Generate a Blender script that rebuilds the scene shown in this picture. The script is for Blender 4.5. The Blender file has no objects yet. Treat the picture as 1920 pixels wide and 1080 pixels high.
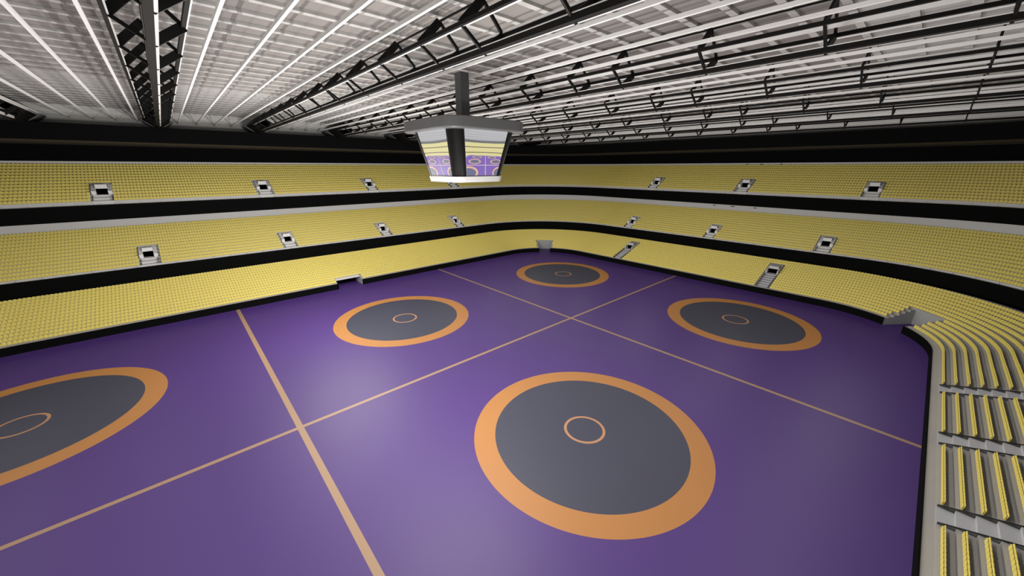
import bpy, math, random
from mathutils import Vector, Matrix

S = 2.2                                   # one plan unit in metres
CX, HA, HB = 10.2, 29.36, 20.65           # centre of the arena in x, half length and half width of the floor
sc = bpy.context.scene
COL = sc.collection
PI = math.pi

# ------------------------------------------------------------------ materials
def mat(name, col, rough=0.6, spec=0.3, metal=0.0, noise=0.0, nscale=3.0, emit=None, alpha=None):
    m = bpy.data.materials.new(name); m.use_nodes = True
    nt = m.node_tree; b = nt.nodes['Principled BSDF']
    b.inputs['Base Color'].default_value = (*col, 1)
    b.inputs['Roughness'].default_value = rough
    b.inputs['Specular IOR Level'].default_value = spec
    b.inputs['Metallic'].default_value = metal
    if noise:
        tc = nt.nodes.new('ShaderNodeTexCoord')
        n = nt.nodes.new('ShaderNodeTexNoise'); n.inputs['Scale'].default_value = nscale
        n.inputs['Detail'].default_value = 4
        r = nt.nodes.new('ShaderNodeMapRange')
        r.inputs['To Min'].default_value = 1 - noise; r.inputs['To Max'].default_value = 1 + noise
        mx = nt.nodes.new('ShaderNodeMix'); mx.data_type = 'RGBA'; mx.blend_type = 'MULTIPLY'
        mx.inputs['Factor'].default_value = 1
        mx.inputs['A'].default_value = (*col, 1)
        nt.links.new(tc.outputs['Object'], n.inputs['Vector'])
        nt.links.new(n.outputs['Fac'], r.inputs['Value'])
        nt.links.new(r.outputs['Result'], mx.inputs['B'])
        nt.links.new(mx.outputs['Result'], b.inputs['Base Color'])
    if emit:
        b.inputs['Emission Color'].default_value = (*col, 1)
        b.inputs['Emission Strength'].default_value = emit
        b.inputs['Base Color'].default_value = (0, 0, 0, 1)
    if alpha is not None:
        b.inputs['Alpha'].default_value = alpha
    return m

def lin(r, g, b):
    f = lambda c: (c/255/12.92) if c/255 <= .04045 else ((c/255+.055)/1.055)**2.4
    return (f(r), f(g), f(b))

M = {}
M['black'] = mat('black_panel', (.0035, .0035, .0035), .8, .06)
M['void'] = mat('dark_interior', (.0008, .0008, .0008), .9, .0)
M['yellow'] = mat('yellow_plastic', (.80, .66, .16), .55, .2)
M['conc'] = mat('grey_concrete', (.40, .38, .36), .85, .2, noise=.05, nscale=.6)
M['conc_l'] = mat('pale_concrete', (.62, .61, .60), .8, .2, noise=.03, nscale=.8)
M['conc_w'] = mat('white_painted_concrete', (.72, .71, .69), .8, .2, noise=.03, nscale=.8)
M['stair'] = mat('pale_stair_concrete', (.46, .46, .475), .8, .2, noise=.03, nscale=.8)
M['gatew'] = mat('grey_gate_wall', (.36, .36, .36), .8, .2)
M['ledge'] = mat('brown_soffit', (.10, .085, .062), .8, .2)
M['panel'] = mat('ceiling_panel_shaded', (.25, .232, .215), .85, .15, noise=.03, nscale=.25)  # inner panels: shade painted in as a darker ceiling colour
M['panel_lit'] = mat('ceiling_panel_lit', (.44, .43, .415), .85, .15, noise=.03, nscale=.25)  # outer panels: same ceiling, painted paler for the light on it
M['white'] = mat('white_painted_wall', (.90, .89, .88), .6, .3)
M['rib'] = mat('pale_ceiling_rib', (.46, .45, .43), .7, .2)
M['beam'] = mat('white_steel', (.80, .79, .77), .6, .3)
M['steel'] = mat('black_steel', (.005, .005, .005), .6, .15)
M['chord'] = mat('dark_brown_steel', (.007, .006, .0055), .7, .15)
M['bracket'] = mat('grey_steel_bracket', (.14, .14, .14), .6, .3)
M['sb_dark'] = mat('scoreboard_dark_casing', (.085, .085, .088), .4, .5)
M['sb_post'] = mat('scoreboard_black_post', (.002, .002, .002), .45, .08)
M['sb_white'] = mat('scoreboard_white_casing', (.33, .325, .32), .5, .3)
M['glass'] = mat('tinted_glass', (.02, .02, .02), .1, .5, alpha=.55)
M['rail'] = mat('black_rail', (.006, .006, .006), .4, .4)
M['post'] = mat('grey_post', (.25, .25, .25), .5, .4)
M['vent'] = mat('grey_vent', (.12, .12, .11), .6, .3)

# court floor: purple mat with tan lines and six ringed circles, all from the object position
def floor_material():
    m = bpy.data.materials.new('purple_mat_floor'); m.use_nodes = True
    nt = m.node_tree; N = nt.nodes; Lk = nt.links
    b = N['Principled BSDF']
    geo = N.new('ShaderNodeNewGeometry'); sep = N.new('ShaderNodeSeparateXYZ')
    Lk.new(geo.outputs['Position'], sep.inputs[0])
    def val(x):
        if isinstance(x, (int, float)):
            v = N.new('ShaderNodeValue'); v.outputs[0].default_value = x; return v.outputs[0]
        return x
    def op(o, a, c=None):
        n = N.new('ShaderNodeMath'); n.operation = o
        for i, q in enumerate((a, c)):
            if q is None: continue
            if isinstance(q, (int, float)): n.inputs[i].default_value = q
            else: Lk.new(q, n.inputs[i])
        return n.outputs[0]
    X, Y = sep.outputs[0], sep.outputs[1]
    X = op('DIVIDE', X, S); Y = op('DIVIDE', Y, S)
    Y = op('ADD', Y, .387)
    def inside(d, w): return op('LESS_THAN', op('ABSOLUTE', d), w)
    l_thick = inside(X, .137)
    l_thin = inside(op('SUBTRACT', X, 20.51), .115)
    l_long = inside(Y, .108)
    lines = op('MAXIMUM', op('MAXIMUM', l_thick, l_thin), l_long)
    # circle columns at -10.16, 10.16, 30.45 ; rows at +-9.53
    def dist(cx, cy):
        dx = op('SUBTRACT', X, cx); dy = op('SUBTRACT', op('ABSOLUTE', Y), cy)
        return op('SQRT', op('ADD', op('MULTIPLY', dx, dx), op('MULTIPLY', dy, dy)))
    out = inn = small = None
    for cx in (-10.16, 10.16, 30.45):
        d0 = dist(cx, 9.53); d1 = dist(cx, 9.56); d2 = dist(cx, 9.33)
        o = op('LESS_THAN', d0, 5.42); i = op('LESS_THAN', d1, 4.45)
        s = op('MULTIPLY', op('LESS_THAN', d2, .98), op('GREATER_THAN', d2, .85))
        out = o if out is None else op('MAXIMUM', out, o)
        inn = i if inn is None else op('MAXIMUM', inn, i)
        small = s if small is None else op('MAXIMUM', small, s)
    def mix(fac, a, c):
        n = N.new('ShaderNodeMix'); n.data_type = 'RGBA'; Lk.new(fac, n.inputs['Factor'])
        for nm, q in (('A', a), ('B', c)):
            if isinstance(q, tuple): n.inputs[nm].default_value = (*q, 1)
            else: Lk.new(q, n.inputs[nm])
        return n.outputs['Result']
    purple = (.064, .026, .168); tan = (.34, .21, .125); orange = (.41, .175, .048); slate = (.040, .042, .070)
    c = mix(lines, purple, tan)
    c = mix(out, c, orange); c = mix(inn, c, slate); c = mix(small, c, (.40, .20, .10))
    Lk.new(c, b.inputs['Base Color'])
    b.inputs['Roughness'].default_value = .54
    b.inputs['Specular IOR Level'].default_value = .5
    return m
M['floor'] = floor_material()

# ------------------------------------------------------------------ mesh helpers (plan units in, metres out)
class MB:
    def __init__(s): s.v = []; s.f = []; s.mi = []
    def add(s, vs, fs, mi=0):
        o = len(s.v); s.v += vs; s.f += [tuple(i+o for i in f) for f in fs]; s.mi += [mi]*len(fs)
    def quad(s, a, b, c, d, mi=0): s.add([a, b, c, d], [(0, 1, 2, 3)], mi)
    def box(s, x0, x1, y0, y1, z0, z1, mi=0):
        s.add([(x0,y0,z0),(x1,y0,z0),(x1,y1,z0),(x0,y1,z0),(x0,y0,z1),(x1,y0,z1),(x1,y1,z1),(x0,y1,z1)],
              [(0,3,2,1),(4,5,6,7),(0,1,5,4),(1,2,6,5),(2,3,7,6),(3,0,4,7)], mi)
    def prism(s, poly, axis, a, b, mi=0):
        """poly: 2d outline; extruded along axis ('x' or 'y' or 'z') from a to b"""
        n = len(poly)
        def P(p, t):
            return {'x': (t, p[0], p[1]), 'y': (p[0], t, p[1]), 'z': (p[0], p[1], t)}[axis]
        vs = [P(p, a) for p in poly] + [P(p, b) for p in poly]
        fs = [tuple(range(n))[::-1], tuple(range(n, 2*n))] + [(i, (i+1) % n, (i+1) % n+n, i+n) for i in range(n)]
        s.add(vs, fs, mi)
    def bar(s, p, q, w, t, up=(0, 0, 1), mi=0):
        """rectangular bar from p to q, w wide across, t thick along the given up direction"""
        p, q, u = Vector(p), Vector(q), Vector(up); d = (q-p).normalized()
        sd = d.cross(u).normalized(); u = sd.cross(d).normalized()
        vs = [tuple(c+sd*a*w/2+u*e*t/2) for c in (p, q) for a, e in ((-1,-1),(1,-1),(1,1),(-1,1))]
        s.add(vs, [(0,3,2,1),(4,5,6,7),(0,1,5,4),(1,2,6,5),(2,3,7,6),(3,0,4,7)], mi)
    def build(s, name, mats, parent=None, loc=(0,0,0), rz=0.0, smooth=False):
        me = bpy.data.meshes.new(name)
        me.from_pydata([(x*S, y*S, z*S) for x, y, z in s.v], [], s.f)
        if not isinstance(mats, (list, tuple)): mats = [mats]
        for m in mats: me.materials.append(m)
        if len(mats) > 1: me.polygons.foreach_set('material_index', s.mi)
        me.update()
        o = bpy.data.objects.new(name, me); COL.objects.link(o)
        if smooth:
            me.polygons.foreach_set('use_smooth', [True]*len(me.polygons))
        o.location = tuple(c*S for c in loc); o.rotation_euler.z = rz
        if parent is not None: o.parent = parent
        return o

def tag(o, label, cat=None, group=None, kind=None):
    if label: o['label'] = label
    if cat: o['category'] = cat
    if group: o['group'] = group
    if kind: o['kind'] = kind
    return o
def thing(name, label, cat, loc=(0,0,0), rz=0.0, group=None):
    o = bpy.data.objects.new(name, None); COL.objects.link(o)
    o.empty_display_size = .2
    o.location = tuple(c*S for c in loc); o.rotation_euler.z = rz
    return tag(o, label, cat, group)
def copy_tree(root, loc=None, rz=None, label=None, group=None):
    r = root.copy(); COL.objects.link(r)
    if loc is not None: r.location = tuple(c*S for c in loc)
    if rz is not None: r.rotation_euler.z = rz
    if label: r['label'] = label
    if group: r['group'] = group
    for ch in list(root.children):
        c = ch.copy(); COL.objects.link(c); c.parent = r
        for g in list(ch.children):
            d = g.copy(); COL.objects.link(d); d.parent = c
    return r

# ------------------------------------------------------------------ the rounded-rectangle plan
# stations: ('side', value); sides go clockwise seen from above
ARC = {'NE': (1, 1, PI/2, 0), 'SE': (1, -1, 0, -PI/2), 'SW': (-1, -1, -PI/2, -PI), 'NW': (-1, 1, PI, PI/2)}
def station(side, t, D, r):
    """point on the plan curve offset D with corner radius r, and its outward normal"""
    A, B = HA+D, HB+D
    if side == 'N': return (t, B, 0, 1)
    if side == 'E': return (CX+A, t, 1, 0)
    if side == 'S': return (t, -B, 0, -1)
    if side == 'W': return (CX-A, t, -1, 0)
    sx, sy, a0, a1 = ARC[side]; a = a0+(a1-a0)*t
    return (CX+sx*(A-r)+r*math.cos(a), sy*(B-r)+r*math.sin(a), math.cos(a), math.sin(a))
def stations(kx, extra=(), narc=20, step=4.0):
    """kx = r-D (constant for concentric curves); extra = list of (side, a, b) cut edges"""
    xa, ya = HA-kx, HB-kx
    L = []
    def run(side, a, b):
        n = max(1, int(abs(b-a)/step)); ts = [a+(b-a)*i/n for i in range(n+1)]
        for (sd, p, q) in extra:
            if sd == side: ts += [p, q]
        rev = b < a
        ts = sorted(set(round(t, 5) for t in ts), reverse=rev)
        return [(side, t) for t in ts]
    def arc(side):
        ts = [i/narc for i in range(1, narc)]
        for (sd, p, q) in extra:
            if sd == side: ts += [p, q]
        return [(side, t) for t in sorted(set(ts))]
    L += run('N', CX-xa, CX+xa) + arc('NE') + run('E', ya, -ya) + arc('SE')
    L += run('S', CX+xa, CX-xa) + arc('SW') + run('W', -ya, ya) + arc('NW')
    return L
def sweep(kx, prof, cuts=(), close=True, narc=20, mats=None, rng=None):
    """sweep a profile [(D,z),...]; cuts = [(side,a,b,k0,k1)] removes profile segments k0..k1-1 between a and b.
       mats: material index per profile segment"""
    st = stations(kx, [(c[0], c[1], c[2]) for c in cuts], narc)
    mb = MB(); n = len(st); m = len(prof)
    P = []
    for (sd, t) in st:
        row = []
        for (D, z) in prof:
            x, y, _, _ = station(sd, t, D, D+kx); row.append((x, y, z))
        P.append(row)
    mb.v = [p for row in P for p in row]
    for j in range(n):
        j2 = (j+1) % n
        sd, t = st[j]; sd2, t2 = st[j2]
        if rng and not rng(P[j][0], P[j2][0]): continue
        for k in range(m-1):
            skip = False
            for (cs, a, b, k0, k1) in cuts:
                if k0 <= k < k1 and sd == cs and sd2 == cs:
                    mid = (t+t2)/2
                    if min(a, b) < mid < max(a, b): skip = True
            if skip: continue
            mb.f.append((j*m+k, j*m+k+1, j2*m+k+1, j2*m+k)); mb.mi.append(mats[k] if mats else 0)
    return mb

# ------------------------------------------------------------------ floor
fl = MB()
poly = [station(sd, t, 3.2, 10.2)[:2] for sd, t in stations(7.0)]
fl.add([(x, y, 0) for x, y in poly], [tuple(range(len(poly)))[::-1]])
o = fl.build('floor', M['floor'])
tag(o, 'glossy purple mat floor with tan lines and orange ringed circles', 'floor', kind='structure')

# ------------------------------------------------------------------ tiers
T1 = dict(k=7.0, d1=.344, t=.425, z1=.60, h=.142, walk=.56, front=.04, pitch=.2255)
T2 = dict(k=5.9, d1=7.15, t=.45, z1=3.66, h=.2246, walk=3.52, front=6.62, pitch=.2107)
T3 = dict(k=2.0, d1=11.15, t=.45, z1=9.14, h=.2467, walk=8.79, front=10.52, pitch=.242)
NR = 13
def profile(T, z_front, back_z):
    p = [(T['front'], z_front), (T['front'], T['walk'])]
    z = T['walk']; D = T['d1']
    p.append((D, z))
    for i in range(NR):
        z = T['z1']+i*T['h']
        p.append((D, z)); D = T['d1']+(i+1)*T['t']
        if i == NR-1: D += .1
        p.append((D, z))
    p.append((D, back_z))
    return p
# profile segments: 0 front face, 1 walkway, then for row i: riser 2+2i, tread 3+2i ; last = back wall
def rowseg(i): return 2+2*i

gateL = (8.65, 11.15)
cg = .5; cw = .072                       # corner gates: half angle as a fraction of the quarter turn
near_aisles = [26.42, 20.71, 15.04, 9.35, 3.65]
t1_far = [-8.93, 7.80]
t2_left = [-4.98, 6.45, 17.55, 28.95]; t2_far = [-11.95, -.62, 10.75]
t3_left = [-6.95, 5.75, 18.0, 30.95]; t3_far = [-14.05, -2.1, 9.75]
AW1, AW2, AW3 = 1.12, 1.24, 1.36         # clear width cut out of the seating for each stair
AL1, AL2, AL3 = 11, 6, 6                 # rows cut above the walkway

def cuts_for(T, left, far, near, w, rows):
    c = []
    for x in left: c.append(('N', x-w/2, x+w/2, 2, rowseg(rows)))
    for y in far: c.append(('E', y-w/2, y+w/2, 2, rowseg(rows)))
    for x in near: c.append(('S', x-w/2, x+w/2, 2, rowseg(rows)))
    return c
c1 = cuts_for(T1, [], t1_far, near_aisles, AW1, AL1)
c1 += [('N', gateL[0], gateL[1], 0, rowseg(2)), ('NE', cg-cw, cg+cw, 0, rowseg(5)), ('SE', cg-cw, cg+cw, 0, rowseg(5))]
c2 = cuts_for(T2, t2_left, t2_far, [], AW2, AL2)
c3 = cuts_for(T3, t3_left, t3_far, [], AW3, AL3)

def terrace(name, T, z_front, back_z, cuts, mats, label, mlist):
    mb = sweep(T['k'], profile(T, z_front, back_z), cuts, mats=mlist)
    o = mb.build(name, mats); return tag(o, label, 'stand', kind='structure')
ml = [0, 0]+[0, 0]*NR+[1]
terrace('seating_terrace', T1, 0.0, 2.45, c1, [M['conc'], M['conc']], 'lower grey concrete stepped stand around the purple floor', ml)
terrace('seating_terrace', T2, 2.5, 7.62, c2, [M['conc_l'], M['conc_w']], 'middle pale concrete stepped stand behind the middle black band', ml)
terrace('seating_terrace', T3, 7.6, 12.62, c3, [M['conc_l'], M['conc_w']], 'upper pale concrete stepped stand below the black upper wall', ml)

# fascias, upper walls
def loop(name, k, prof, m, label, cat='wall', narc=24, cuts=()):
    o = sweep(k, prof, cuts, narc=narc).build(name, m); return tag(o, label, cat, kind='structure')
loop('trim_1', T2['k'], [(5.9, 2.40), (6.6, 2.41), (6.6, 3.56), (6.72, 3.56)], M['black'], 'black band along the front of the middle stand', 'trim')
loop('trim_2', T3['k'], [(12.6, 7.63), (10.62, 7.5), (10.5, 7.5), (10.5, 8.82), (10.62, 8.82)], M['black'], 'black band along the front of the upper stand', 'trim')
loop('wall_upper', 2.5, [(16.98, 12.58), (16.9, 12.6), (16.9, 14.07)], M['black'], 'black wall above the top row of the upper stand')
loop('trim_3', 3.0, [(17.1, 14.08), (8.0, 14.07)], M['ledge'], 'brown underside of the overhanging black upper band', 'trim')
loop('trim_4', 3.0, [(8.0, 14.07), (8.0, 15.34), (8.4, 15.38), (10.62, 15.40)], M['black'], 'black upper band just below the ceiling edge', 'trim')
loop('wall_clerestory', 2.5, [(10.55, 15.1), (10.55, 17.2)], M['conc_w'], 'pale grey wall strip between black band and ceiling')

# boards around the floor, in the lengths between the gates
def board(seq, label):
    mb = MB(); sec = [(0, 0), (0, .59), (.045, .59), (.045, 0)]
    P = [[(*station(sd, t, D, 7.0+D)[:2], z) for D, z in sec] for sd, t in seq]
    mb.v = [p for r in P for p in r]; n = len(P)
    for j in range(n-1):
        for k in range(4):
            k2 = (k+1) % 4
            mb.f.append((j*4+k, j*4+k2, (j+1)*4+k2, (j+1)*4+k)); mb.mi.append(0)
    mb.f += [(0, 1, 2, 3), tuple((n-1)*4+k for k in (3, 2, 1, 0))]; mb.mi += [0, 0]
    return tag(mb.build('barrier_wall', M['black']), label, 'barrier', 'black barriers around the purple floor')
def arcs(side, a, b, n=14): return [(side, a+(b-a)*i/n) for i in range(n+1)]
xe, ye = HA-7, HB-7
board([('N', CX-xe), ('N', gateL[0])], 'black barrier wall along the left stand, left of the wide gate')
board([('N', gateL[1]), ('N', CX+xe)]+arcs('NE', .02, cg-cw), 'black barrier wall from the wide gate to the far corner gate')
board(arcs('NE', cg+cw, 1)+[('E', ye-.1), ('E', -ye+.1)]+arcs('SE', .02, cg-cw), 'long black barrier wall below the far stand between both corner gates')
board(arcs('SE', cg+cw, 1)+[('S', CX+xe-.1), ('S', CX-xe)]+arcs('SW', .02, 1)+[('W', -ye+.1), ('W', ye-.1)]+arcs('NW', .02, 1),
      'black barrier wall beside the near seats at the right edge')

# ------------------------------------------------------------------ gates
def wide_gate():
    x0, x1 = gateL; c = (x0+x1)/2; w = (x1-x0)/2
    t = thing('floor_gate', 'wide low gate under the left stand with dark opening and grey lintel', 'gate', (c, HB, 0))
    d2 = T1['d1']+2*T1['t']; z2 = T1['z1']+2*T1['h']
    for s in (-1, 1):
        m = MB(); prof = [(0, 0), (0, .57), (T1['d1'], .57), (T1['d1'], .62), (T1['d1']+T1['t'], .62+.142), (d2, z2), (d2+.9, z2), (d2+.9, 0)]
        m.prism(prof, 'x', s*w, s*(w+.09)); m.build('side_wall', M['gatew'], t)
    m = MB(); m.box(-w, w, d2-.35, d2+.02, .70, z2+.02); m.build('lintel', M['conc_l'], t)
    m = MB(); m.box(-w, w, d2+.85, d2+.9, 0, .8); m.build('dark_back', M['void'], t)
    return t
wide_gate()
def corner_gate(side, label):
    a = ARC[side]; ang0 = a[2]+(a[3]-a[2])*(cg-cw); ang1 = a[2]+(a[3]-a[2])*(cg+cw)
    am = (ang0+ang1)/2; ccx = CX+a[0]*(HA-7); ccy = a[1]*(HB-7)
    t = thing('corner_gate', label, 'gate', (ccx+7*math.cos(am), ccy+7*math.sin(am), 0))
    ox, oy = ccx+7*math.cos(am), ccy+7*math.sin(am)
    D5 = T1['d1']+5*T1['t']; z5 = T1['z1']+5*T1['h']
    def pt(ang, D, z): return (ccx+(7+D)*math.cos(ang)-ox, ccy+(7+D)*math.sin(ang)-oy, z)
    prof = [(0, 0), (0, .57), (T1['d1'], .57)]
    for i in range(5):
        prof += [(T1['d1']+i*T1['t'], T1['z1']+i*T1['h']+.01), (T1['d1']+(i+1)*T1['t'], T1['z1']+i*T1['h']+.01)]
    prof += [(D5, 0)]
    for ang, off in ((ang0, -1), (ang1, 1)):
        m = MB(); e = .012*off*(1 if a[3] > a[2] else -1)
        v0 = [pt(ang, D, z) for D, z in prof]; v1 = [pt(ang+e, D, z) for D, z in prof]; n = len(prof)
        m.add(v0+v1, [tuple(range(n)), tuple(range(2*n-1, n-1, -1))]+[(i, (i+1) % n, (i+1) % n+n, i+n) for i in range(n)])
        m.build('side_wall', M['gatew'], t)
    m = MB()
    A, B = pt(ang0, D5, 0), pt(ang1, D5, 0); A2, B2 = pt(ang0, D5+.08, 0), pt(ang1, D5+.08, 0)
    q = [A, B, B2, A2]; m.add([(x, y, 0) for x, y, _ in q]+[(x, y, z5+.02) for x, y, _ in q],
          [(0,1,2,3),(4,5,6,7),(0,1,5,4),(1,2,6,5),(2,3,7,6),(3,0,4,7)]); m.build('back_wall', M['gatew'], t)
    return t
corner_gate('NE', 'small grey-walled gate in the far corner behind the farthest circle')
corner_gate('SE', 'grey-walled gate in the right corner with stepped seats above it')

# ------------------------------------------------------------------ stairs with entrance portals
def make_portal(T, w, steps, cut, name, label, wall_m, door_h, wt):
    """local frame: x along the rows, +y outwards, z from the floor level 0; origin at the foot of the stairs"""
    t = thing(name, label, 'entrance')
    h, tr = T['h'], T['t']; z0 = T['walk']; hw = w/2
    zl = T['z1']+(steps-1)*h                       # landing level
    yl = steps*tr
    zt = T['z1']+(cut-1)*h+.16                     # top of the portal walls
    m = MB(); prof = [(0, z0)]
    for i in range(steps):
        prof += [(i*tr, T['z1']+i*h), ((i+1)*tr, T['z1']+i*h)]
    prof += [(yl+.5, zl), (yl+.5, z0-.1), (0, z0-.1)]
    m.prism(prof, 'x', -hw+.01, hw-.01); m.build('stairs', M['stair'] if T is T1 else M['conc_w'], t)
    yd = yl+.16                                    # plane of the doorway
    for s in (-1, 1):                              # side walls rise with the seating behind them
        m = MB(); y0 = yl-tr*.8; yb = cut*tr+.05
        pr = [(y0, zl-.1), (y0, zl+.34), (y0+tr*.6, zl+.42), (yb-tr*1.2, zt), (yb, zt), (yb, zl-.1)]
        a, b = sorted((s*hw, s*(hw-wt))); m.prism(pr, 'x', a, b); m.build('side_wall', wall_m, t)
    m = MB(); m.box(-hw+wt, hw-wt, yd, yd+.1, zl+door_h, zt); m.box(-hw+wt, hw-wt, yd+.1, cut*tr+.03, zt-.05, zt)
    m.build('header_wall', wall_m, t)
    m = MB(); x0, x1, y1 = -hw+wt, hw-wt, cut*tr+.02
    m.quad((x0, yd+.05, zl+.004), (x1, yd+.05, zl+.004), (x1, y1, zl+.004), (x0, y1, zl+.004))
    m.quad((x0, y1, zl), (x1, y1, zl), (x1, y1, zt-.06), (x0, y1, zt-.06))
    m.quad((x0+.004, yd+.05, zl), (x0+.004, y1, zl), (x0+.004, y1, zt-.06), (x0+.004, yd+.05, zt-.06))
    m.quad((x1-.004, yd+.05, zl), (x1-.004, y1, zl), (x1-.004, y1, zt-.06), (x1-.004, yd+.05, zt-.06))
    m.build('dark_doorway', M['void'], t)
    # dark glazed guard panels beside the stairs, each with a black top rail
    for s in (-1, 1):
        x = s*(hw-.05); ya, yb = .02, yl-.05
        za, zb = T['z1']+.07, zl+.12
        m = MB()
        pr = [(ya, T['walk']+.02)]
        for i in range(steps):
            pr += [(max(ya, i*tr), T['z1']+i*h+.005), (min(yb, (i+1)*tr), T['z1']+i*h+.005)]
        pr += [(yb, zb), (ya, za)]
        m.prism(pr, 'x', x-.008, x+.008); g = m.build('guard_panel', M['glass'], t)
        m = MB(); m.bar((x, ya, za), (x, yb, zb), .028, .03); m.build('top_rail', M['rail'], g)
    return t
P1 = make_portal(T1, AW1, 7, AL1, 'stair_entrance', 'x', M['conc_l'], .46, .12)
P2 = make_portal(T2, AW2, 3, AL2, 'stair_entrance', 'x', M['white'], .50, .26)
P3 = make_portal(T3, AW3, 3, AL3, 'stair_entrance', 'x', M['white'], .52, .29)
ORD = ['first', 'second', 'third', 'fourth', 'fifth', 'sixth', 'seventh', 'eighth', 'ninth']
def place(P, T, side, vals, labels, group):
    for v, lb in zip(vals, labels):
        if side == 'N': loc, rz = (v, HB+T['d1'], 0), 0
        if side == 'E': loc, rz = (CX+HA+T['d1'], v, 0), -PI/2
        if side == 'S': loc, rz = (v, -HB-T['d1'], 0), PI
        if not P.get('used'):
            P['used'] = 1; P.location = tuple(c*S for c in loc); P.rotation_euler.z = rz; P['label'] = lb; P['group'] = group
        else:
            q = copy_tree(P, loc, rz, lb, group)
g1 = 'stairs with entrances in the lower stand'; g2 = 'entrances in the middle stand'; g3 = 'entrances in the upper stand'
place(P1, T1, 'E', t1_far, ['long stair with dark doorway in the lower far stand, right one of two',
                            'long stair with dark doorway in the lower far stand, left one of two'], g1)
place(P1, T1, 'S', near_aisles[:3], ['pale stair aisle with dark glass guards through the near seats, farthest from camera',
      'pale stair aisle with dark glass guards through the near seats, middle of three',
      'pale stair aisle with dark glass guards through the near seats, closest to the bottom edge'], g1)
place(P2, T2, 'N', t2_left, ['white entrance in the middle stand, leftmost in the photo', 'white entrance in the middle stand, second from the left edge',
      'white entrance in the middle stand, third from the left edge', 'white entrance in the middle stand, below the right side of the scoreboard'], g2)
place(P2, T2, 'E', t2_far, ['white entrance in the middle stand, rightmost in the photo', 'white entrance in the middle stand, centre of the far side',
      'white entrance in the middle stand, just right of the far corner'], g2)
place(P3, T3, 'N', t3_left, ['white entrance in the upper stand, leftmost in the photo', 'white entrance in the upper stand, second from the left edge',
      'white entrance in the upper stand, closest left of the scoreboard', 'white entrance in the upper stand, half hidden below the scoreboard'], g3)
place(P3, T3, 'E', t3_far, ['white entrance in the upper stand, rightmost in the photo', 'white entrance in the upper stand, centre of the far side',
      'white entrance in the upper stand, just right of the far corner'], g3)
for P in (P1, P2, P3): del P['used']

# small grey boxes on the walls behind the top rows
for (Tx, D, z, ys, nm) in ((T2, 12.93, 7.12, (-3.55, -.95, 1.35), 'pale wall behind the middle stand'), (T3, 17.02, 12.40, (-4.4, -2.2, -.5), 'white strip above the upper stand')):
    for i, y in enumerate(ys):
        m = MB(); m.box(-.1, .02, -.16 if i == 1 else -.1, .16 if i == 1 else .1, -.05, .06)
        o = m.build('wall_vent', M['vent'], None, (CX+HA+D, y, z))
        tag(o, ['small right', 'wide middle', 'small left'][i]+' dark grey box on the '+nm, 'vent', 'small grey boxes on the far walls')

# short posts along the balcony edges
def balcony(T, k, D, z, label, x_from):
    t = thing('balcony_railing', label, 'railing', (CX, HB+D, z))
    ox, oy = CX, HB+D
    pm = MB(); pm.box(-.012, .012, -.012, .012, 0, .17); first = None
    pts = []
    xa, ya = HA-k, HB-k; x = x_from
    while x < CX+xa: pts.append(station('N', x, D, D+k)); x += 1.36
    nar = int((D+k)*PI/2/1.36)
    for i in range(nar): pts.append(station('NE', (i+.5)/nar, D, D+k))
    y = ya
    while y > -ya: pts.append(station('E', y, D, D+k)); y -= 1.36
    for i in range(nar//2+2): pts.append(station('SE', (i+.5)/nar, D, D+k))
    for (x, y, nx, ny) in pts[:98]:
        if first is None:
            first = pm.build('post', M['post'], t); o = first
        else:
            o = first.copy(); COL.objects.link(o); o.parent = t
        o.location = ((x-ox)*S, (y-oy)*S, 0); o.rotation_euler.z = math.atan2(ny, nx)
balcony(T2, T2['k'], 6.9, 3.52, 'row of short grey posts on the edge of the middle stand', -14)
balcony(T3, T3['k'], 10.85, 8.79, 'row of short grey posts on the edge of the upper stand', -14)

# ------------------------------------------------------------------ seats
CAM = Vector((-2.375, -18.408, 12.014)); PITCH, YAW, FPX = math.radians(18.0656), math.radians(48.0013), 692.78
F = Vector((math.cos(PITCH)*math.cos(YAW), math.cos(PITCH)*math.sin(YAW), -math.sin(PITCH)))
R = F.cross(Vector((0, 0, 1))).normalized(); U = R.cross(F)
def project(p):
    d = Vector(p)-CAM; z = d.dot(F)
    if z < .5: return None
    return 960+FPX*d.dot(R)/z, 540-FPX*d.dot(U)/z, z

def outline(w, z0, z1, cham):
    return [(-w, z0), (w, z0), (w, z1-cham), (w-cham*.9, z1), (-w+cham*.9, z1), (-w, z1-cham)]
def seat_parts(w, hi=False, hh=.25):
    """backrest and folded seat as (verts, faces); local x along the row, +y to the back, z up from the tread"""
    def slab(ol, y0b, y0t, th, zb, zt):
        n = len(ol); vs = []
        for dy in (0, th):
            for (x, z) in ol:
                f = (z-zb)/(zt-zb); vs.append((x, y0b+(y0t-y0b)*f+dy, z))
        return vs, [tuple(range(n))[::-1], tuple(range(n, 2*n))]+[(i, (i+1) % n, (i+1) % n+n, i+n) for i in range(n)]
    if hi:
        ol = [(-w, .03), (w, .03)]+[(w-.035+.035*math.cos(a), .215+.035*math.sin(a)) for a in (0, .5, 1.05, 1.57)]
        ol += [(-x, z) for x, z in ol[:1:-1]]
        back = slab(ol, .130, .160, .014, .03, .25)
        ws = w*.93; ol = [(-ws, .03), (ws, .03)]+[(ws-.03+.03*math.cos(a), .165+.03*math.sin(a)) for a in (0, .5, 1.05, 1.57)]
        ol += [(-x, z) for x, z in ol[:1:-1]]
        pad = slab(ol, .106, .118, .016, .03, .195)
    else:
        back = slab(outline(w, .0, hh, .066), .128, .158, .014, .0, hh)
        pad = slab(outline(w*.92, .02, hh*.74, .04), .106, .120, .016, .02, hh*.74)
    return back, pad

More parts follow.
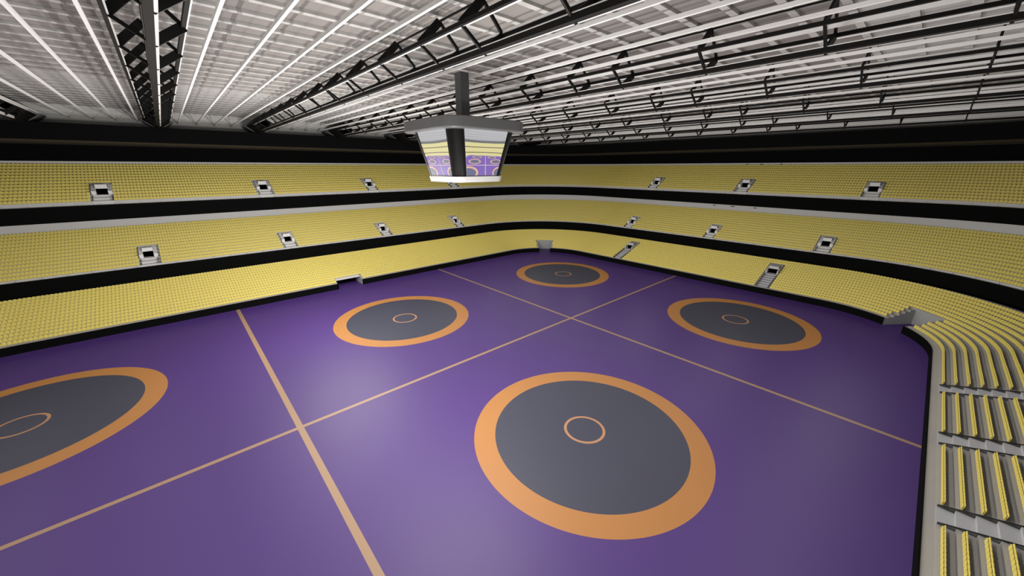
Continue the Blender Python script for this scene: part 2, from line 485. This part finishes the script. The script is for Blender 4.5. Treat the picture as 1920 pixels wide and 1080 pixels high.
seats = []     # (tier, row, block key, x, y, z, angle)
def seat_rows(T, tier, spans):
    for i in range(NR):
        Dm = T['d1']+i*T['t']; z = T['z1']+i*T['h']
        Dc = Dm+.15; k = T['k']; r = Dc+k
        for (side, a, b, last) in spans:
            # a, b in plan coordinate or arc fraction
            if i >= last: pass
            p = T['pitch']
            if side in ('NE', 'SE', 'NW'):
                L = abs(b-a)*PI/2*r; n = int(L/p)
                for j in range(n):
                    t = a+(b-a)*(j+.5)/n; seats.append((tier, i, side, t, T, Dm, k, z))
            else:
                L = abs(b-a); n = int(round(L/p))
                for j in range(n):
                    t = a+(b-a)*(j+.5)/n; seats.append((tier, i, side, t, T, Dm, k, z))
def blocked(tier, i, side, t, r):
    w, rows, L, E_, Sx = {1: (AW1, AL1, [], t1_far, near_aisles), 2: (AW2, AL2, t2_left, t2_far, []), 3: (AW3, AL3, t3_left, t3_far, [])}[tier]
    lst = {'N': L, 'E': E_, 'S': Sx}.get(side, [])
    if i < rows and any(abs(t-v) < w/2+.10 for v in lst): return True
    if tier == 1:
        if side == 'N' and i < 2 and gateL[0]-.12 < t < gateL[1]+.12: return True
        if side in ('NE', 'SE') and i < 5 and abs(t-cg) < cw+.02*7/r+.004: return True
    return False
for tier, T, xw in ((1, T1, -12.0), (2, T2, -11.9), (3, T3, -11.9)):
    xa, ya = HA-T['k'], HB-T['k']
    sp = [('N', CX-xa, CX+xa, 99), ('NE', 0, 1, 99), ('E', ya, -ya, 99), ('SE', 0, 1, 99), ('NW', .45, 1, 99)]
    if tier == 1: sp.append(('S', CX+xa, 4.2, 99))
    seat_rows(T, tier, sp)

cand = []; rest = []
for (tier, i, side, t, T, Dm, k, z) in seats:
    r = Dm+.15+k
    if blocked(tier, i, side, t, r): continue
    x, y, nx, ny = station(side, t, Dm, Dm+k)
    ang = math.atan2(ny, nx)-PI/2
    rec = (tier, i, side, t, x, y, z, ang, T)
    px = project((x+nx*.15, y+ny*.15, z+.15)) if (tier == 1 and side == 'S') else None
    if px and -5 < px[0] < 1925 and px[1] < 1090: cand.append((px[2], rec))
    else: rest.append(rec)
cand.sort(key=lambda c: c[0])
single = [c[1] for c in cand[:300]]; rest += [c[1] for c in cand[300:]]

# the rest of the seating: one object
def local_seat(w, hh):
    (bv, bf), (pv, pf) = seat_parts(w, False, hh); n = len(bv)
    return bv+pv, bf+[tuple(q+n for q in f) for f in pf]
big = MB(); cache = {}
for (tier, i, side, t, x, y, z, ang, T) in rest:
    w = T['pitch']*.494
    if w not in cache: cache[w] = local_seat(w, {1: .240, 2: .270, 3: .254}[tier])
    vs, fs = cache[w]; c, s_ = math.cos(ang), math.sin(ang); o0 = len(big.v)
    big.v += [(x+vx*c-vy*s_, y+vx*s_+vy*c, z+vz) for vx, vy, vz in vs]
    big.f += [tuple(q+o0 for q in f) for f in fs]
o = big.build('stadium_seats', M['yellow'])
tag(o, 'thousands of yellow folding seats filling all three stands', 'seats', 'yellow folding seats', 'stuff')

# the 300 that show largest: each a thing with backrest, folding seat and bracket
(bv, bf), (pv, pf) = seat_parts(T1['pitch']*.485, True)
me = {}
for nm, vs, fs in (('backrest', bv, bf), ('folding_seat', pv, pf)):
    mm = MB(); mm.add(vs, fs); me[nm] = mm
bk = MB(); bk.box(-.02, .02, .115, .20, .0, .035)
proto = None
def block_name(x):
    if x > near_aisles[0]: return 'beyond the farthest near aisle'
    if x > near_aisles[1]: return 'between the farthest and middle near aisles'
    if x > near_aisles[2]: return 'between the middle and closest near aisles'
    return 'in the block cut by the bottom edge'
for (tier, i, side, t, x, y, z, ang, T) in single:
    lb = 'yellow folding seat, row %s, %s' % (['one', 'two', 'three', 'four', 'five', 'six', 'seven', 'eight', 'nine', 'ten', 'eleven', 'twelve', 'thirteen'][i], block_name(x))
    gp = 'seats of row %s %s' % (['one', 'two', 'three', 'four', 'five', 'six', 'seven', 'eight', 'nine', 'ten', 'eleven', 'twelve', 'thirteen'][i], block_name(x))
    if proto is None:
        proto = thing('stadium_seat', lb, 'seat', (x, y, z), ang, gp)
        me['backrest'].build('backrest', M['yellow'], proto); me['folding_seat'].build('folding_seat', M['yellow'], proto)
        bk.build('bracket', M['post'], proto)
    else: copy_tree(proto, (x, y, z), ang, lb, gp)

# ------------------------------------------------------------------ ceiling
ce = MB(); zd = 16.99
XE0, XE1, YE = CX-HA-11.5, CX+HA+11.5, HB+10.62
ce.box(XE0, XE1, -15.3, 15.3, zd, zd+.15, 0)
ce.box(XE0, XE1, 15.3, YE, zd-.02, zd+.15, 1); ce.box(XE0, XE1, -YE, -15.3, zd-.02, zd+.15, 1)
j = -23
while -.19+1.366*j < YE:
    y = -.19+1.366*j
    if y > -YE: ce.box(XE0, XE1, y-.12, y+.12, 16.9, zd+.01, 2)
    j += 1
o = ce.build('ceiling', [M['panel'], M['panel_lit'], M['rib']])
tag(o, 'pale panelled ceiling with white cross ribs', 'ceiling', kind='structure')

truss_x = [-9.5, -1.85, 5.65, 13.3, 20.85, 28.4, 35.9, 43.4]
names_t = ['leftmost', 'second from the left, with open crossed lattice', 'third from the left, ending above the left stand',
           'fourth from the left, just behind the scoreboard column', 'fifth from the left, right of the scoreboard', 'sixth from the left', 'seventh from the left', 'farthest of all, above the far stand']
# white beams along the short direction of the hall
pk = 0; beam_proto = None
bm = MB(); bm.box(-.045, .045, -YE+.1, YE-.1, 15.95, 16.055)
for k in range(-15, 37):
    x = -.40+1.366*k
    if not (XE0+.6 < x < XE1-.6): continue
    idx = sum(1 for tx in truss_x if tx < x)
    left_n = [q for q in range(-15, 37) if (truss_x[idx-1] if idx else -99) < -.4+1.366*q < x]
    pos = ORD[min(len(left_n), 8)]
    if idx == 0: where = '%s of the beams left of the leftmost truss' % pos
    elif idx == len(truss_x): where = '%s beam beyond the farthest truss' % pos
    else: where = '%s beam to the right of the %s roof truss' % (pos, ORD[idx-1])
    lb = 'long white ceiling beam, '+where
    if beam_proto is None:
        beam_proto = bm.build('ceiling_beam', M['beam'], None, (x, 0, 0)); q = beam_proto
    else:
        q = beam_proto.copy(); COL.objects.link(q); q.location.x = x*S
    tag(q, lb, 'beam', 'white ceiling beams')

def make_truss():
    t = thing('roof_truss', 'x', 'truss')
    za, zt, zb, hw = 16.72, 15.93, 15.37, .80
    Y = YE-.1
    def chord(nm, x, z, w, h0, h1, cap):
        m = MB(); m.box(x-w, x+w*.45, -Y, Y, z-h0, z+h1); c = m.build(nm, M['chord'], t)
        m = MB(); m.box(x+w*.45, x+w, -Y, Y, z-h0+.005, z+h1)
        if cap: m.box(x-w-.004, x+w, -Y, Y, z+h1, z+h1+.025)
        m.build('lit_face_strip', M['beam'], c)  # added strip, paints the chord's lit faces in a pale colour
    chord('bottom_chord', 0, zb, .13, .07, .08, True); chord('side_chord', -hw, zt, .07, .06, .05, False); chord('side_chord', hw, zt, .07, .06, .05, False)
    m = MB(); m.box(-.025, .025, -Y, Y, za-.02, za+.03); m.build('top_chord', M['chord'], t)
    ys = [.95, -2.6, -5.8, -8.2]
    while ys[-1] > -Y+5.6: ys.append(ys[-1]-3.5)
    y = 4.25
    while y < Y-4.0: ys.append(y); y += 3.3
    A, Bm, Lc, Rc = (0, za), (0, zb), (-hw, zt), (hw, zt)
    for y in sorted(ys):                                   # a diamond frame of two wide and two narrow bars
        for (p, q, w) in ((Lc, Bm, .10), (A, Rc, .10), (Bm, Rc, .25), (A, Lc, .25)):
            m = MB(); m.bar((p[0], y, p[1]), (q[0], y, q[1]), w, .07, up=(0, 1, 0)); m.build('web_bar', M['steel'], t)
    def tube(r0, r1, h0, h1, ya, yb, nm, mt):
        o_ = [(-r0, zt), (0, zt-h0), (r0, zt), (0, zt+h0)]; i_ = [(-r1, zt), (0, zt-h1), (r1, zt), (0, zt+h1)]
        m = MB(); ya, yb = min(ya, yb), max(ya, yb)
        v = [(x, y, z) for y in (ya, yb) for ring in (o_, i_) for x, z in ring]; f = []
        for k in range(4):
            k2 = (k+1) % 4
            f += [(k, k2, 8+k2, 8+k), (4+k, 12+k, 12+k2, 4+k2), (k, 4+k, 4+k2, k2), (8+k, 8+k2, 12+k2, 12+k)]
        m.add(v, f); m.build(nm, mt, t)
    for s in (-1, 1):
        tube(1.05, .98, .80, .74, s*(Y-2.2), s*Y, 'end_bracket', M['bracket'])
        tube(.90, .86, .74, .70, s*(Y-5.0), s*(Y-2.2), 'end_sleeve', M['steel'])
    return t
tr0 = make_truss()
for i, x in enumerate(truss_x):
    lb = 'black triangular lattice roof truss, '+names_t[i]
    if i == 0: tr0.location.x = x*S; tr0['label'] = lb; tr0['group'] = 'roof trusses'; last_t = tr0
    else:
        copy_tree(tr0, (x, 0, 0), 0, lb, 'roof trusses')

# ------------------------------------------------------------------ scoreboard
def rsq(s, r, n=8):
    out = []
    for cx_, cy_, a0 in ((1, 1, 0), (-1, 1, PI/2), (-1, -1, PI), (1, -1, 1.5*PI)):
        for i in range(n+1):
            a = a0+i*PI/2/n; out.append((cx_*(s-r)+r*math.cos(a), cy_*(s-r)+r*math.sin(a)))
    return out
def loft(rings, mi=0, caps=True):
    m = MB(); n = len(rings[0][0])
    for pts, z in rings: m.v += [(x, y, z) for x, y in pts]
    for k in range(len(rings)-1):
        for i in range(n): m.f.append((k*n+i, k*n+(i+1) % n, (k+1)*n+(i+1) % n, (k+1)*n+i)); m.mi.append(0)
    if caps:
        m.f.append(tuple(range(n))[::-1]); m.f.append(tuple((len(rings)-1)*n+i for i in range(n))); m.mi += [0, 0]
    return m
SBX, SBY = 8.9, -2.37
sb = thing('scoreboard', 'four-sided hanging scoreboard with arena pictures on its screens', 'scoreboard', (SBX, SBY, 11.349))
sb.scale = (.87, .87, .87)
ZB = 11.25
loft([(rsq(2.6, .95), 13.84-ZB), (rsq(2.62, .95), 13.9-ZB), (rsq(2.62, .95), 14.36-ZB), (rsq(2.55, .95), 14.40-ZB)]).build('top_band', M['sb_dark'], sb)
loft([(rsq(1.56, .45), 0), (rsq(1.62, .47), .30)]).build('bottom_band', M['sb_white'], sb)
z0, z1, s0, s1 = .30, 13.84-ZB, 1.56, 2.10
loft([(rsq(s0-.06, .4), z0), (rsq(s1-.06, .4), z1)], caps=False).build('inner_body', M['sb_post'], sb)
m = MB(); m.box(-.27, .27, -.27, .27, 14.40-ZB, 16.83-ZB); m.build('hanging_column', M['sb_dark'], sb)
def corner_post(q):
    pts0 = rsq(s0+.03, .55, 10); pts1 = rsq(s1+.03, .66, 10)
    n = 11; a = pts0[q*n:(q+1)*n]; b = pts1[q*n:(q+1)*n]
    m = MB(); sx, sy = ((1, 1), (-1, 1), (-1, -1), (1, -1))[q]
    ia = [(sx*(s0-.55), sy*(s0-.55))]; ib = [(sx*(s1-.66), sy*(s1-.66))]
    A, B = a+ia, b+ib; k = len(A)
    m.add([(x, y, z0) for x, y in A]+[(x, y, z1) for x, y in B], [tuple(range(k))[::-1], tuple(range(k, 2*k))]+[(i, (i+1) % k, (i+1) % k+k, i+k) for i in range(k)])
    return m.build('corner_post', M['sb_post'], sb)
for q in range(4): corner_post(q)
E = lambda n, c, s=.36: mat('screen_'+n, c, .4, .2, emit=s)
SM = [E('grey', lin(205, 205, 208)), E('stripe', lin(170, 170, 175)), E('band', lin(120, 122, 125)), E('yellow', lin(238, 228, 165)),
      E('line', lin(70, 70, 75)), E('purple', lin(138, 108, 196)), E('tan', lin(240, 215, 205)), E('orange', lin(245, 195, 165)), E('slate', lin(115, 118, 150))]
def screen_mesh():
    """picture of the arena drawn as flat patches on a unit square: returns list of (polygon, material, layer)"""
    L = [([(0, 0), (1, 0), (1, 1), (0, 1)], 0, 0)]
    for i, v in enumerate((.97, .94, .915, .89, .865, .84, .82, .80)):
        L.append(([(0, v-.004+.01*(i % 2)), (1, v-.02), (1, v-.012), (0, v+.004+.01*(i % 2))], 1, 1))
    def curve(v, sag): return [(u/12, v-sag*(1-(2*u/12-1)**2)*1.0) for u in range(13)]
    def strip(vt, vb, sg, m, ly):
        a = curve(vt, sg); b = curve(vb, sg); 
        for i in range(12): L.append(([b[i], b[i+1], a[i+1], a[i]], m, ly))
    strip(.80, .745, .015, 2, 2)
    strip(.745, .46, .01, 3, 2)
    strip(.655, .64, .004, 4, 3); strip(.535, .52, -.008, 4, 3)
    L.append(([(0, 0), (1, 0), (1, .43), (.93, .46), (.12, .47), (.04, .45), (0, .42)], 5, 4))
    L.append(([(0, .247), (1, .247), (1, .260), (0, .260)], 6, 5))
    L.append(([(.60, .02), (.625, .02), (.535, .46), (.525, .46)], 6, 5))
    def ell(cx, cy, rx, ry, m, ly):
        pts = [(min(1, max(0, cx+rx*math.cos(a))), min(1, max(.025, cy+ry*math.sin(a)))) for a in [i*2*PI/40 for i in range(40)]]
        L.append((pts, m, ly))
    for cx, cy, rx, ry in ((.30, .43, .125, .026), (.72, .43, .12, .026), (.24, .335, .175, .052), (.86, .335, .17, .052), (.06, .085, .30, .145), (1.02, .09, .19, .13)):
        ell(cx, cy, rx, ry, 7, 6); ell(cx, cy, rx*.78, ry*.72, 8, 7)
    L.append(([(0, 0), (1, 0), (1, .025), (0, .025)], 4, 8))
    return L
def build_screen(rz):
    hw0, hw1 = s0-.55, s1-.66
    m = MB()
    for poly, mi, ly in screen_mesh():
        vs = []
        for u, v in poly:
            hw = hw0+(hw1-hw0)*v; x = (u*2-1)*hw; y = -(s0+(s1-s0)*v)-.004*ly-.0; z = z0+(z1-z0)*v
            vs.append((x, y, z))
        m.add(vs, [tuple(range(len(vs)))], mi)
    o = m.build('screen', SM, sb); o.rotation_euler.z = rz; return o
for k in range(4): build_screen(k*PI/2)

# ------------------------------------------------------------------ light and camera
def lamp(x, y, z, p, r=.02, col=(1, .97, .93)):
    d = bpy.data.lights.new('unseen_lamp', 'POINT'); d.energy = p; d.shadow_soft_size = r*S; d.color = col
    o = bpy.data.objects.new('unseen_lamp', d); COL.objects.link(o); o.location = (x*S, y*S, z*S); return o
for dx in (-1.6, 1.6):
    for y, p in ((-7.5, 1900), (-4.0, 1900), (8, 2300), (12, 2300)): lamp(5.6+dx, y, 8.5, p)
for i in range(8):                         # added fill grid for even ambient light, no real fixtures
    for j in range(5):
        edge = (j in (0, 4)) or i in (0, 7)
        lamp(-13+i*6.6, -17+j*8.5, 8.0+.3*((i+j) % 3), (900 if edge else 500)*(1.0 if i < 4 else .9)*(.6 if (j == 4 and i < 5) else 1))

w = bpy.data.worlds.new('world'); sc.world = w; w.use_nodes = True
w.node_tree.nodes['Background'].inputs[0].default_value = (.05, .05, .055, 1)
w.node_tree.nodes['Background'].inputs[1].default_value = .5

cd = bpy.data.cameras.new('camera'); cd.sensor_width = 36; cd.lens = FPX*36/1920; cd.clip_end = 1000; cd.clip_start = .1
cam = bpy.data.objects.new('camera', cd); COL.objects.link(cam)
cam.location = CAM*S
rot = Matrix((R, U, -F)).transposed(); cam.rotation_euler = rot.to_euler()
sc.camera = cam
vs = sc.view_settings; vs.view_transform = 'Standard'; vs.look = 'None'; vs.gamma = 1; vs.exposure = 1.2; vs.use_curve_mapping = False
sc.cycles.max_bounces = 5; sc.cycles.diffuse_bounces = 1
print('seats', len(seats), 'single', len(single))
